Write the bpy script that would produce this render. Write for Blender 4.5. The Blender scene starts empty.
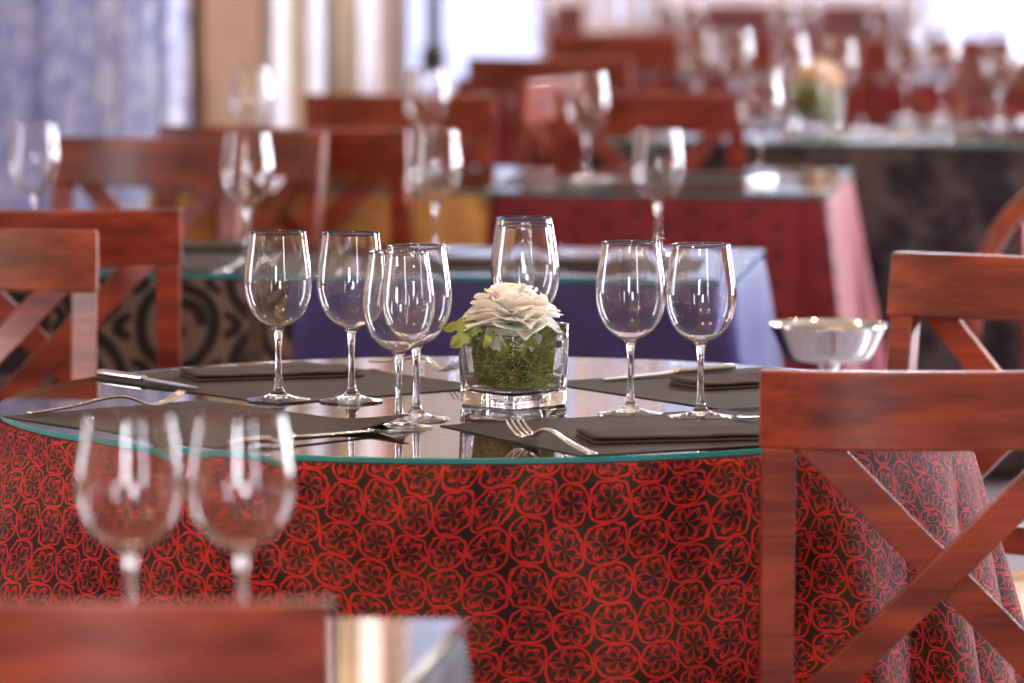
import bpy, bmesh, math, random
from mathutils import Vector, Matrix
random.seed(7)
PI = math.pi; sin = math.sin; cos = math.cos
scene = bpy.context.scene
COL = scene.collection

# ------------------------------------------------------------------ camera
F = 5689.0                      # focal length in pixels of the 1024x683 frame (200 mm lens)
CAMZ = 1.507
PITCH = math.atan(544.5 / F)
cam_d = bpy.data.cameras.new('camera'); cam = bpy.data.objects.new('camera', cam_d); COL.objects.link(cam)
cam.location = (0, 0, CAMZ); cam.rotation_euler = (PI/2 - PITCH, 0, 0)
cam_d.sensor_width = 36; cam_d.lens = 36 * F / 1024; cam_d.clip_start = .1; cam_d.clip_end = 200
cam_d.dof.use_dof = True; cam_d.dof.focus_distance = 6.98; cam_d.dof.aperture_fstop = 4.6
scene.camera = cam

# ------------------------------------------------------------------ world, exposure
world = bpy.data.worlds.new('world'); scene.world = world; world.use_nodes = True
bg = world.node_tree.nodes['Background']
bg.inputs[0].default_value = (.70, .73, 1.0, 1); bg.inputs[1].default_value = 1.8
vs = scene.view_settings
vs.view_transform = 'Standard'; vs.look = 'None'; vs.gamma = 1; vs.use_curve_mapping = False
vs.exposure = 0.0
cy = scene.cycles
cy.max_bounces = 16; cy.transmission_bounces = 14; cy.glossy_bounces = 6; cy.diffuse_bounces = 4
cy.transparent_max_bounces = 16; cy.sample_clamp_indirect = 30; cy.blur_glossy = .4

# ------------------------------------------------------------------ room axes (turned 7 degrees to the view)
ANG = math.radians(7.0)
EX = Vector((cos(ANG), -sin(ANG), 0)); EY = Vector((sin(ANG), cos(ANG), 0)); PIV = Vector((0, 9, 0))
ROOM = Matrix.Translation(PIV) @ Matrix.Rotation(-ANG, 4, 'Z')
def rp(x, y, z=0): return PIV + EX*x + EY*(y-9) + Vector((0, 0, z))
def on_back(u, y):              # room x where a sight line meets the wall at room depth y
    t = (u-512)/F; yy = y-9
    return (t*(9+yy*cos(ANG)) - yy*sin(ANG))/(cos(ANG)+t*sin(ANG))
def on_side(u, x):
    t = (u-512)/F
    return 9 + (9*t - t*x*sin(ANG) - x*cos(ANG))/(sin(ANG)-t*cos(ANG))
def at(u, v, z=.75):            # point at height z on a sight line
    x = (u-512)/F; y = -(v-341.5)/F
    d = Vector((x, cos(PITCH)+y*sin(PITCH), -sin(PITCH)+y*cos(PITCH)))
    k = (z-CAMZ)/d.z
    return Vector((0, 0, CAMZ)) + d*k
def pd(u, d, z=.75):            # point at depth d, height z
    return Vector(((u-512)/F*(d*cos(PITCH)+(CAMZ-z)*sin(PITCH)), d, z))

# ------------------------------------------------------------------ lights
def area(name, loc, target, sx, sy, power, col, spread=PI):
    l = bpy.data.lights.new(name, 'AREA'); l.shape = 'RECTANGLE'; l.size = sx; l.size_y = sy
    l.energy = power; l.color = col; l.spread = spread
    o = bpy.data.objects.new(name, l); COL.objects.link(o); o.location = loc
    o.rotation_euler = (Vector(target)-Vector(loc)).to_track_quat('-Z', 'Y').to_euler()
    return o
RW = 3.3      # right wall (room x)
LW = -3.4     # left wall
right_windows = [(1.0, 1.9), (9.2, 9.8), (12.8, 13.4), (15.6, 16.2)]  # first one added for front lighting; the others follow the glass highlights
left_windows = [(7.2, 8.0)]
front_fill_windows = [(-.1, .8)]  # unseen opening behind the camera, added for frontal light
for (a_, b_), pw, aim in zip(right_windows, (100, 190, 195, 230), (0, 2.6, 2.6, 2.6)):
    m_ = (a_+b_)/2
    area('daylight_and_fill_right', rp(RW+.10, m_, 1.65), rp(0, m_-aim, 1.65), b_-a_-.1, 2.0, pw, (.84, .89, 1), PI if aim == 0 else math.radians(115))
for a_, b_ in left_windows:
    m_ = (a_+b_)/2
    area('daylight_left', rp(LW-.10, m_, 1.65), rp(0, m_, 1.65), b_-a_-.1, 2.0, 45, (.84, .89, 1))
for a_, b_ in front_fill_windows:
    m_ = (a_+b_)/2
    area('front_fill', rp(m_, -1.60, 1.75), rp(m_, 5, 1.75), b_-a_-.1, 1.8, 165, (.90, .92, 1))
WARM = (1, .66, .36); COOL = (.88, .92, 1)
lamp_fill_spots = [(-1.5, 3.2, WARM, 40), (-1.25, 3.4, WARM, 40), (-1.4, 3.75, WARM, 40), (.9, 3.3, WARM, 55), (-.5, 6.2, WARM, 30), (.35, 5.9, WARM, 30),  # warm bulbs; the strongest here is added to brighten the near right chair
              (-1.0, 8.3, WARM, 10), (-.7, 8.5, WARM, 10), (1.1, 8.2, WARM, 10), (-1.9, 11.6, WARM, 6), (.6, 12.2, WARM, 6), (1.5, 12.2, WARM, 6),
              (-.85, 15.9, WARM, 60), (2.8, 11.4, COOL, 45), (2.8, 14.6, COOL, 70), (.2, 16.1, COOL, 90), (1.2, 16.1, COOL, 90), (2.3, 16.1, COOL, 90)]  # warm one added to brighten the cream cloth, cool ones for glass glints
for x_, y_, c_, e_ in lamp_fill_spots:
    l = bpy.data.lights.new('lamp_and_fill_light', 'POINT'); l.energy = e_; l.color = c_; l.shadow_soft_size = .06
    o = bpy.data.objects.new('lamp_and_fill_light', l); COL.objects.link(o); o.location = rp(x_, y_, 2.85 if y_ > 16 else 2.62)

# ------------------------------------------------------------------ node helper
class S:
    def __init__(s, nt, sock): s.nt = nt; s.k = sock
    def _op(s, op, o=None, o2=None, swap=False):
        n = s.nt.nodes.new('ShaderNodeMath'); n.operation = op
        args = [s, o, o2] if not swap else [o, s, o2]
        for i, a in enumerate(args):
            if a is None: continue
            if isinstance(a, S): s.nt.links.new(a.k, n.inputs[i])
            else: n.inputs[i].default_value = float(a)
        return S(s.nt, n.outputs[0])
    def __add__(s, o): return s._op('ADD', o)
    __radd__ = __add__
    def __sub__(s, o): return s._op('SUBTRACT', o)
    def __rsub__(s, o): return s._op('SUBTRACT', o, swap=True)
    def __mul__(s, o): return s._op('MULTIPLY', o)
    __rmul__ = __mul__
    def __truediv__(s, o): return s._op('DIVIDE', o)
    def fract(s): return s._op('FRACT')
    def floor(s): return s._op('FLOOR')
    def abs(s): return s._op('ABSOLUTE')
    def sin(s): return s._op('SINE')
    def cos(s): return s._op('COSINE')
    def sqrt(s): return s._op('SQRT')
    def pow(s, o): return s._op('POWER', o)
    def max(s, o): return s._op('MAXIMUM', o)
    def min(s, o): return s._op('MINIMUM', o)
    def atan2(s, o): return s._op('ARCTAN2', o)
    def step(s, lo, hi):        # smooth 0..1 between lo and hi
        n = s.nt.nodes.new('ShaderNodeMapRange'); n.interpolation_type = 'SMOOTHSTEP'
        s.nt.links.new(s.k, n.inputs[0]); n.inputs[1].default_value = lo; n.inputs[2].default_value = hi
        return S(s.nt, n.outputs[0])

def mat(name):
    m = bpy.data.materials.new(name); m.use_nodes = True
    return m, m.node_tree, m.node_tree.nodes['Principled BSDF']
def xyz(nt, which='UV'):
    tc = nt.nodes.new('ShaderNodeTexCoord'); sp = nt.nodes.new('ShaderNodeSeparateXYZ')
    nt.links.new(tc.outputs[which], sp.inputs[0])
    return [S(nt, sp.outputs[i]) for i in range(3)], tc
def noise(nt, scale, vec=None, detail=3, stretch=None, which='Object'):
    n = nt.nodes.new('ShaderNodeTexNoise'); n.inputs['Scale'].default_value = scale; n.inputs['Detail'].default_value = detail
    if vec is None:
        tc = nt.nodes.new('ShaderNodeTexCoord'); vec = tc.outputs[which]
    if stretch:
        mp = nt.nodes.new('ShaderNodeMapping'); mp.inputs['Scale'].default_value = stretch
        nt.links.new(vec, mp.inputs[0]); vec = mp.outputs[0]
    nt.links.new(vec, n.inputs['Vector'])
    return S(nt, n.outputs[0])
def mixcol(nt, f, a, b):
    n = nt.nodes.new('ShaderNodeMix'); n.data_type = 'RGBA'
    if isinstance(f, S): nt.links.new(f.k, n.inputs[0])
    else: n.inputs[0].default_value = f
    for i, c in ((6, a), (7, b)):
        if hasattr(c, 'is_linked'): nt.links.new(c, n.inputs[i])
        else: n.inputs[i].default_value = (*c, 1)
    return n.outputs[2]
def bump(nt, b, h, strength=.2, dist=.001):
    n = nt.nodes.new('ShaderNodeBump'); n.inputs['Strength'].default_value = strength; n.inputs['Distance'].default_value = dist
    nt.links.new(h.k, n.inputs['Height']); nt.links.new(n.outputs[0], b.inputs['Normal'])

def simple(name, col, rough=.5, metal=0, bumps=None, var=.15, coat=0, spec=.5):
    m, nt, b = mat(name)
    n = noise(nt, 9, detail=4).step(.3, .7)
    nt.links.new(mixcol(nt, n, tuple(c*(1-var) for c in col), tuple(min(1, c*(1+var)) for c in col)), b.inputs['Base Color'])
    b.inputs['Roughness'].default_value = rough; b.inputs['Metallic'].default_value = metal
    b.inputs['Coat Weight'].default_value = coat; b.inputs['Coat Roughness'].default_value = .12
    b.inputs['Specular IOR Level'].default_value = spec
    if bumps: bump(nt, b, noise(nt, bumps[0], detail=2), bumps[1], .001)
    return m

def wood_mat(name, dark, light, rough=.32):
    m, nt, b = mat(name)
    g = noise(nt, 3.2, detail=5, stretch=(1.2, 9, 9)); h = noise(nt, 18, detail=4, stretch=(.7, 9, 9)); blot = noise(nt, 5, detail=2)
    f = (g*.55 + h*.25 + blot*.35).step(.38, .78)
    nt.links.new(mixcol(nt, f, dark, light), b.inputs['Base Color'])
    b.inputs['Roughness'].default_value = rough
    b.inputs['Specular IOR Level'].default_value = .35; b.inputs['Coat Weight'].default_value = .25; b.inputs['Coat Roughness'].default_value = .2
    bump(nt, b, h, .08, .001)
    return m
M = {}
M['wood'] = wood_mat('mahogany', (.085, .010, .006), (.32, .052, .018))
M['cushion'] = simple('cream_upholstery', (.62, .50, .36), .8, bumps=(400, .3))

def glass_mat(name, ior=1.5, col=(1, 1, 1), rough=0):
    m, nt, b = mat(name)
    b.inputs['Base Color'].default_value = (*col, 1)
    b.inputs['Roughness'].default_value = rough; b.inputs['IOR'].default_value = ior
    b.inputs['Transmission Weight'].default_value = 1
    return m
M['glass'] = glass_mat('clear_crystal', 1.5, (.99, .99, 1))
M['vase'] = glass_mat('vase_glass', 1.48, (.97, .99, .98))

def sheet_glass(name, ior=1.5, tint=(.9, .97, .95)):   # a thin pane: straight see-through plus Fresnel mirror
    m, nt, b = mat(name); nt.nodes.remove(b); out = nt.nodes['Material Output']
    t = nt.nodes.new('ShaderNodeBsdfTransparent'); t.inputs[0].default_value = (*tint, 1)
    g = nt.nodes.new('ShaderNodeBsdfGlossy'); g.inputs['Roughness'].default_value = .012
    fr = nt.nodes.new('ShaderNodeFresnel'); fr.inputs[0].default_value = ior
    mx = nt.nodes.new('ShaderNodeMixShader')
    nt.links.new(fr.outputs[0], mx.inputs[0]); nt.links.new(t.outputs[0], mx.inputs[1]); nt.links.new(g.outputs[0], mx.inputs[2])
    nt.links.new(mx.outputs[0], out.inputs[0])
    return m
M['tabletop_glass'] = sheet_glass('tabletop_glass', 1.85)
M['window_glass'] = sheet_glass('window_glass', 1.45, (.97, .98, 1))
m, nt, b = mat('teal_glass_edge'); M['glass_edge'] = m
b.inputs['Base Color'].default_value = (.04, .34, .38, 1); b.inputs['Roughness'].default_value = .12
b.inputs['Transmission Weight'].default_value = .35; b.inputs['IOR'].default_value = 1.5

M['silver'] = simple('polished_steel', (.72, .69, .66), .16, 1, var=.05)
M['chrome'] = simple('chrome', (.8, .78, .74), .07, 1, var=.03)
M['mat'] = simple('placemat_paper', (.046, .035, .032), .7, bumps=(900, .25), var=.12, spec=.12)
M['napkin'] = simple('napkin_cloth', (.060, .046, .043), .85, bumps=(1200, .35), var=.1, spec=.1)
M['petal'] = simple('white_petal', (.94, .90, .83), .5, var=.03)
M['petal_peach'] = simple('peach_petal', (.90, .55, .28), .55, var=.1)
for k in ('petal', 'petal_peach'):
    b = M[k].node_tree.nodes['Principled BSDF']
    b.inputs['Subsurface Weight'].default_value = .35; b.inputs['Subsurface Radius'].default_value = (.01, .006, .004)
    b.inputs['Subsurface Scale'].default_value = .5
M['stamen'] = simple('yellow_stamen', (.75, .55, .08), .7)
M['leaf'] = simple('green_leaf', (.27, .34, .07), .45, var=.35)
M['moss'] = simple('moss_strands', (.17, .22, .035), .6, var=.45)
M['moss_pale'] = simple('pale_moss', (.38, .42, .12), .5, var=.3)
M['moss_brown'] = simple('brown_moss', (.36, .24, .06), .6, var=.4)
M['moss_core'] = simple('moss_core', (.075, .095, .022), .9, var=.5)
M['black'] = simple('black_plastic', (.012, .012, .014), .4)

# --- table cloths
def petal_cloth():
    m, nt, b = mat('red_flower_cloth')
    (u, v, _), tc = xyz(nt)
    def nz(sc, i):
        n = nt.nodes.new('ShaderNodeTexNoise'); n.inputs['Scale'].default_value = sc; n.inputs['Detail'].default_value = 1
        nt.links.new(tc.outputs['UV'], n.inputs['Vector']); sp = nt.nodes.new('ShaderNodeSeparateColor'); nt.links.new(n.outputs['Color'], sp.inputs[0])
        return S(nt, sp.outputs[0])-.5, S(nt, sp.outputs[1])-.5
    a1, a2 = nz(5, 0); b1, b2 = nz(75, 0)
    u = u+a1*.07+b1*.0085; v = v+a2*.07+b2*.0085
    s = 1/.0465
    a = u*s; c = v*s + (a.floor()*.5).fract()*.3
    x = a.fract()-.5; y = c.fract()-.5
    r = (x*x+y*y).sqrt(); th = y.atan2(x)
    sq = (x.abs().pow(2.9)+y.abs().pow(2.9)).pow(1/2.9)
    w = .023
    l1 = 1-(sq-.475).abs().step(w*.5, w*1.6)
    pet = r-((th*3+.4).cos().abs()*.30+.11)
    l2 = 1-pet.abs().step(w*.6, w*2.0)
    ray = (th*3+.4).cos()
    l4 = (1-(ray.abs()*r).step(w*.5, w*1.5))*r.step(.03, .08)*(1-r.step(.40, .44))
    k3 = (th*6+1.2).sin()
    l3 = (1-(r-.30-k3*.055).abs().step(w*.4, w*1.5))*(k3*1.0).step(-.3, .2)
    line = l1.max(l2).max(l4).max(l3*.9)
    thread = noise(nt, 900, tc.outputs['UV'], 1, which='UV')
    line = line*(thread*.6+.62)
    hue = noise(nt, 9, tc.outputs['UV'], 2)
    ground = mixcol(nt, hue.step(.35, .65), (.018, .008, .009), (.045, .026, .020))
    red = mixcol(nt, hue.step(.3, .7), (.42, .016, .018), (.55, .030, .026))
    nt.links.new(mixcol(nt, line, ground, red), b.inputs['Base Color'])
    b.inputs['Roughness'].default_value = .75; b.inputs['Specular IOR Level'].default_value = .12
    bump(nt, b, line, .35, .0006)
    return m
M['cloth_red_flower'] = petal_cloth()
def scroll_cloth(name, dark, light, size=.17, soft=.1):
    m, nt, b = mat(name)
    (u, v, _), tc = xyz(nt)
    n1 = noise(nt, 5, tc.outputs['UV'], 1)
    u = u+(n1-.5)*.10; v = v+(n1-.5)*.08
    a = u*(1/size); c = v*(1/size) + (a.floor()*.5).fract()*1.0
    par = (a.floor()*.5).fract()*4-1            # mirrored in every other column
    x = (a.fract()-.5)*par; y = c.fract()-.5
    r = (x*x+y*y*.8).sqrt(); th = (y.atan2(x)+PI)*(1/(2*PI))
    d1 = (r-.40).abs(); d2 = (r-th*.24-.04).abs(); d3 = ((x.abs()-.5).pow(2)+((y.abs()-.5)*1.3).pow(2)).sqrt()-.14
    f = (d1.min(d2).min(d3.abs()) + (n1-.5)*.06).step(.045-soft*.02, .085+soft*.05)
    if soft > 1: f = (f*.25 + noise(nt, 11, tc.outputs['UV'], 3).step(.42, .62)*.75)
    nt.links.new(mixcol(nt, f, dark, light), b.inputs['Base Color'])
    b.inputs['Roughness'].default_value = .6; b.inputs['Specular IOR Level'].default_value = .15
    return m
M['cloth_scroll'] = scroll_cloth('brown_scroll_cloth', (.014, .009, .009), (.13, .085, .07), .145)
M['cloth_scroll_grey'] = scroll_cloth('grey_damask_cloth', (.018, .014, .022), (.11, .085, .09), .14, 1.2)
def dot_cloth(name, base, dot, size=.055, rad=.13):
    m, nt, b = mat(name)
    (u, v, _), tc = xyz(nt)
    a = u*(1/size); c = v*(1/size)+(a.floor()*.5).fract()
    x = a.fract()-.5; y = c.fract()-.5
    f = 1-(x.abs()+y.abs()).step(rad, rad+.08)
    n1 = noise(nt, 12, tc.outputs['UV'], 3)
    g = mixcol(nt, n1.step(.35, .65), tuple(k*.85 for k in base), tuple(k*1.15 for k in base))
    nt.links.new(mixcol(nt, f, g, dot), b.inputs['Base Color'])
    b.inputs['Roughness'].default_value = .6; b.inputs['Specular IOR Level'].default_value = .2
    return m
M['cloth_red'] = dot_cloth('red_dotted_cloth', (.185, .018, .026), (.05, .007, .012))
M['cloth_blue'] = dot_cloth('navy_cloth', (.036, .031, .125), (.028, .025, .10), .03)
M['cloth_tan'] = dot_cloth('tan_cloth', (.52, .27, .09), (.40, .20, .06), .05)

# --- room surfaces
M['floor'] = simple('stone_floor', (.30, .27, .32), .3, var=.2)
M['ceiling'] = simple('ceiling_paint', (.42, .36, .30), .9)
M['wall_cream'] = simple('cream_wall', (.40, .31, .22), .85)
M['wall_orange'] = simple('ochre_wall', (.15, .062, .018), .8, var=.1)
M['wall_dark'] = simple('maroon_wall', (.10, .022, .022), .7)
M['frame'] = simple('white_frame', (.55, .50, .53), .5)
M['olive'] = simple('olive_panel', (.22, .145, .075), .6)
M['brownpink'] = simple('brown_trim', (.28, .17, .14), .6)
M['darktrim'] = simple('dark_trim', (.06, .04, .05), .6)
M['post'] = simple('grey_post', (.13, .14, .26), .5)
def curtain_mat():
    m, nt, b = mat('lavender_sheer'); out = nt.nodes['Material Output']
    n1 = noise(nt, 24, detail=4, stretch=(1, 1, .75)); n2 = noise(nt, 60, detail=2, stretch=(1, 1, .8)); n3 = noise(nt, 5, detail=2, stretch=(1, 1, .3))
    f = (n1*.6+n2*.45+n3*.3).step(.52, .86)
    c = mixcol(nt, f, (.36, .38, .64), (.95, .95, 1.0))
    nt.links.new(c, b.inputs['Base Color']); b.inputs['Roughness'].default_value = .7
    t = nt.nodes.new('ShaderNodeBsdfTranslucent'); nt.links.new(c, t.inputs[0])
    mx = nt.nodes.new('ShaderNodeMixShader'); mx.inputs[0].default_value = .6
    nt.links.new(b.outputs[0], mx.inputs[1]); nt.links.new(t.outputs[0], mx.inputs[2]); nt.links.new(mx.outputs[0], out.inputs[0])
    return m
M['curtain'] = curtain_mat()
m, nt, b = mat('cream_reflection_cloth'); M['reflection_cloth'] = m
b.inputs['Base Color'].default_value = (.98, .86, .66, 1); b.inputs['Roughness'].default_value = .8
t_ = nt.nodes.new('ShaderNodeBsdfTranslucent'); t_.inputs[0].default_value = (1, .92, .76, 1)
mx = nt.nodes.new('ShaderNodeMixShader'); mx.inputs[0].default_value = .92
nt.links.new(b.outputs[0], mx.inputs[1]); nt.links.new(t_.outputs[0], mx.inputs[2]); nt.links.new(mx.outputs[0], nt.nodes['Material Output'].inputs[0])

# ------------------------------------------------------------------ mesh helpers
class MB:
    def __init__(s): s.v = []; s.f = []; s.uv = None; s.mi = []
    def add(s, vs, fs, mi=0):
        o = len(s.v); s.v += [tuple(p) for p in vs]; s.f += [tuple(i+o for i in f) for f in fs]; s.mi += [mi]*len(fs)
    def box(s, c, size, rot=None, mi=0):
        c = Vector(c); h = Vector(size)/2; vs = []
        for z in (-1, 1):
            for y in (-1, 1):
                for x in (-1, 1):
                    p = Vector((x*h.x, y*h.y, z*h.z))
                    if rot is not None: p = rot @ p
                    vs.append(c+p)
        s.add(vs, [(0, 2, 3, 1), (4, 5, 7, 6), (0, 1, 5, 4), (2, 6, 7, 3), (0, 4, 6, 2), (1, 3, 7, 5)], mi)
    def bar(s, p, q, w, d, up=(0, 1, 0)):      # rectangular bar from p to q, d measured along 'up'
        p = Vector(p); q = Vector(q); t = (q-p).normalized(); u_ = Vector(up); u_ = (u_-t*u_.dot(t)).normalized(); n = t.cross(u_)
        vs = [e+n*(w/2*a)+u_*(d/2*b_) for e in (p, q) for a, b_ in ((-1, -1), (1, -1), (1, 1), (-1, 1))]
        s.add(vs, [(3, 2, 1, 0), (4, 5, 6, 7), (0, 1, 5, 4), (1, 2, 6, 5), (2, 3, 7, 6), (3, 0, 4, 7)])
    def sweep(s, rings, closed_ends=True):
        n = len(rings[0]); vs = [p for r in rings for p in r]; fs = []
        for i in range(len(rings)-1):
            for j in range(n):
                k = (j+1) % n
                fs.append((i*n+j, i*n+k, (i+1)*n+k, (i+1)*n+j))
        if closed_ends:
            fs.append(tuple(range(n-1, -1, -1))); fs.append(tuple((len(rings)-1)*n+j for j in range(n)))
        s.add(vs, fs)
    def tube(s, path, rad, seg=8, flat=1.0):
        path = [Vector(p) for p in path]; rings = []
        up = Vector((0, 0, 1))
        for i, p in enumerate(path):
            t = (path[min(i+1, len(path)-1)]-path[max(i-1, 0)]).normalized()
            a = t.cross(up)
            if a.length < .05: a = t.cross(Vector((1, 0, 0)))
            a.normalize(); b_ = a.cross(t)
            r = rad[i] if isinstance(rad, (list, tuple)) else rad
            rings.append([p+a*(r*cos(2*PI*j/seg))+b_*(r*flat*sin(2*PI*j/seg)) for j in range(seg)])
        s.sweep(rings)
    def lathe(s, prof, seg=48, ring=None):     # profile traversed so that left side is solid; open where it does not touch the axis
        ids = []; vs = []; fs = []
        for r, z in prof:
            if r < 1e-6: ids.append([len(vs)]*seg); vs.append((0, 0, z))
            else:
                ids.append(list(range(len(vs), len(vs)+seg)))
                for j in range(seg):
                    a = 2*PI*j/seg; k = ring(a) if ring else 1
                    vs.append((r*k*cos(a), r*k*sin(a), z))
        for i in range(len(prof)-1):
            for j in range(seg):
                k = (j+1) % seg; q = [ids[i][j], ids[i][k], ids[i+1][k], ids[i+1][j]]
                o = []
                for e in q:
                    if e not in o: o.append(e)
                if len(o) > 2: fs.append(tuple(o))
        s.add(vs, fs)
    def grid(s, fn, nu, nv, closed=False):
        vs = [fn(i/(nu-1), j/(nv-1)) for j in range(nv) for i in range(nu)]
        fs = [(j*nu+i, j*nu+i+1, (j+1)*nu+i+1, (j+1)*nu+i) for j in range(nv-1) for i in range(nu-1)]
        s.add(vs, fs)
    def build(s, name, material, parent=None, smooth=False, recalc=False, bev=0, solid=0, sub=0, loc=None):
        me = bpy.data.meshes.new(name); me.from_pydata(s.v, [], s.f)
        for mm in (material if isinstance(material, list) else [material]): me.materials.append(mm)
        if isinstance(material, list): me.polygons.foreach_set('material_index', s.mi)
        if s.uv:
            l = me.uv_layers.new(name='UVMap')
            for lp in me.loops: l.data[lp.index].uv = s.uv[lp.vertex_index]
        if recalc:
            bm = bmesh.new(); bm.from_mesh(me); bmesh.ops.recalc_face_normals(bm, faces=bm.faces); bm.to_mesh(me); bm.free()
        if smooth: me.polygons.foreach_set('use_smooth', [True]*len(me.polygons))
        me.update()
        o = bpy.data.objects.new(name, me); COL.objects.link(o)
        if parent: o.parent = parent
        if loc is not None: o.location = loc
        if solid:
            md = o.modifiers.new('solid', 'SOLIDIFY'); md.thickness = solid; md.offset = 0
        if bev:
            md = o.modifiers.new('bevel', 'BEVEL'); md.width = bev; md.segments = 3; md.limit_method = 'ANGLE'
            me.polygons.foreach_set('use_smooth', [True]*len(me.polygons))
            md.harden_normals = True
        if sub:
            md = o.modifiers.new('sub', 'SUBSURF'); md.levels = sub; md.render_levels = sub
        return o
def tag(o, label, cat, group=None, kind=None):
    o['label'] = label; o['category'] = cat
    if group: o['group'] = group
    if kind: o['kind'] = kind
    return o
def empty(name, loc=(0, 0, 0), rz=0):
    o = bpy.data.objects.new(name, None); COL.objects.link(o); o.location = loc; o.rotation_euler = (0, 0, rz)
    o.empty_display_size = .05
    return o
def dup(root, loc, rz=0, label=None, group=None, swap=None):
    def cp(o, parent):
        c = o.copy(); COL.objects.link(c); c.parent = parent
        if swap and o.type == 'MESH' and o.data.materials and o.data.materials[0].name in swap:
            c.data = o.data.copy(); c.data.materials[0] = M[swap[o.data.materials[0].name]]
        for ch in kids[o]: cp(ch, c)
        return c
    kids = {}
    def walk(o):
        kids[o] = list(o.children)
        for ch in kids[o]: walk(ch)
    walk(root)
    r = cp(root, None); r.location = loc; r.rotation_euler = (0, 0, rz)
    if label: r['label'] = label
    if group: r['group'] = group
    return r
class Maker:                    # first use moves the prototype itself, later uses copy it
    def __init__(s, fn): s.fn = fn; s.proto = None; s.used = False
    def __call__(s, loc, rz, label, group=None, swap=None):
        if s.proto is None: s.proto = s.fn()
        if not s.used and not swap:
            s.used = True; r = s.proto; r.location = loc; r.rotation_euler = (0, 0, rz); r['label'] = label
            if group: r['group'] = group
            return r
        return dup(s.proto, loc, rz, label, group, swap)
def structure(name, mb, material, **k):
    o = mb.build(name, material, **k)
    if not o.parent: o['kind'] = 'structure'
    return o

# ------------------------------------------------------------------ the room
def rbox(mb, x0, x1, y0, y1, z0, z1):
    mb.box(rp((x0+x1)/2, (y0+y1)/2, (z0+z1)/2), (abs(x1-x0), abs(y1-y0), abs(z1-z0)), Matrix.Rotation(-ANG, 3, 'Z'))
YF = -1.5; H = 3.0; SX = -1.287; YB = 16.65; YC = 13.45
b = MB(); rbox(b, LW-.2, RW+.2, YF, YB+.2, -.1, 0); structure('floor', b, M['floor'])
b = MB(); rbox(b, LW-.2, RW+.2, YF, YB+.2, H, H+.1); structure('ceiling', b, M['ceiling'])
b = MB(); fa, fb = front_fill_windows[0]; rbox(b, LW-.2, fa, YF-.15, YF, 0, H); rbox(b, fb, RW+.2, YF-.15, YF, 0, H); rbox(b, fa, fb, YF-.15, YF, 0, .8); rbox(b, fa, fb, YF-.15, YF, 2.7, H); structure('wall_front', b, M['wall_cream'])
def side_wall(name, x0, x1, ys, y0, y1, zlo, zhi, m):
    b = MB(); cur = y0
    for a, c in ys:
        rbox(b, x0, x1, cur, a, 0, H); rbox(b, x0, x1, a, c, 0, zlo); rbox(b, x0, x1, a, c, zhi, H); cur = c
    rbox(b, x0, x1, cur, y1, 0, H)
    return structure(name, b, m)
side_wall('wall_right', RW, RW+.2, right_windows, YF, YB+.2, .6, 2.7, M['wall_cream'])
side_wall('wall_left', LW-.2, LW, left_windows, YF, YC, .6, 2.7, M['wall_cream'])
wn = 0
def window(axis, c0, a0, a1, z0, z1, nm=1, glass=True, fr='frame'):
    """frame with mullions; axis 'x' = window in a wall of constant room y (c0)"""
    global wn; wn += 1
    e = empty('window_%d' % wn, rp(*( ((a0+a1)/2, c0) if axis == 'x' else (c0, (a0+a1)/2) ), 0)); e['kind'] = 'structure'
    inv = Matrix.Translation(-e.location)
    def put(mb, n, m):
        mb.v = [tuple(inv @ Vector(p)) for p in mb.v]; return mb.build(n, m, e)
    b = MB(); w = .03; t = .04
    def bx(p0, p1, q0, q1):
        if axis == 'x': rbox(b, p0, p1, c0-t, c0+t, q0, q1)
        else: rbox(b, c0-t, c0+t, p0, p1, q0, q1)
    bx(a0, a0+w, z0, z1); bx(a1-w, a1, z0, z1); bx(a0+w, a1-w, z0, z0+w); bx(a0+w, a1-w, z1-w, z1)
    for k in range(1, nm): 
        c = a0+(a1-a0)*k/nm; bx(c-.02, c+.02, z0+w, z1-w)
    put(b, 'window_frame', M[fr])
    if glass:
        b = MB()
        if axis == 'x': rbox(b, a0+w, a1-w, c0-.003, c0+.003, z0+w, z1-w)
        else: rbox(b, c0-.003, c0+.003, a0+w, a1-w, z0+w, z1-w)
        put(b, 'pane', M['window_glass'])
    return e
for a_, c_ in right_windows: window('y', RW+.05, a_, c_, .6, 2.7, 2, glass=False)
window('x', YF-.05, fa, fb, .8, 2.7, 1, glass=False)
for a_, c_ in left_windows: window('y', LW-.05, a_, c_, .6, 2.7, 2, glass=False)
# wall with the curtained window (faces the camera, left)
cw0, cw1 = LW+.3, SX-.12
b = MB(); rbox(b, LW-.2, cw0, YC, YC+.12, 0, H); rbox(b, cw1, SX, YC, YC+.12, 0, H)
rbox(b, cw0, cw1, YC, YC+.12, 0, .12); rbox(b, cw0, cw1, YC, YC+.12, 2.85, H)
structure('wall_back_left', b, M['wall_orange'])
window('x', YC+.06, cw0, cw1, .12, 2.85, 3, glass=False)
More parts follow.
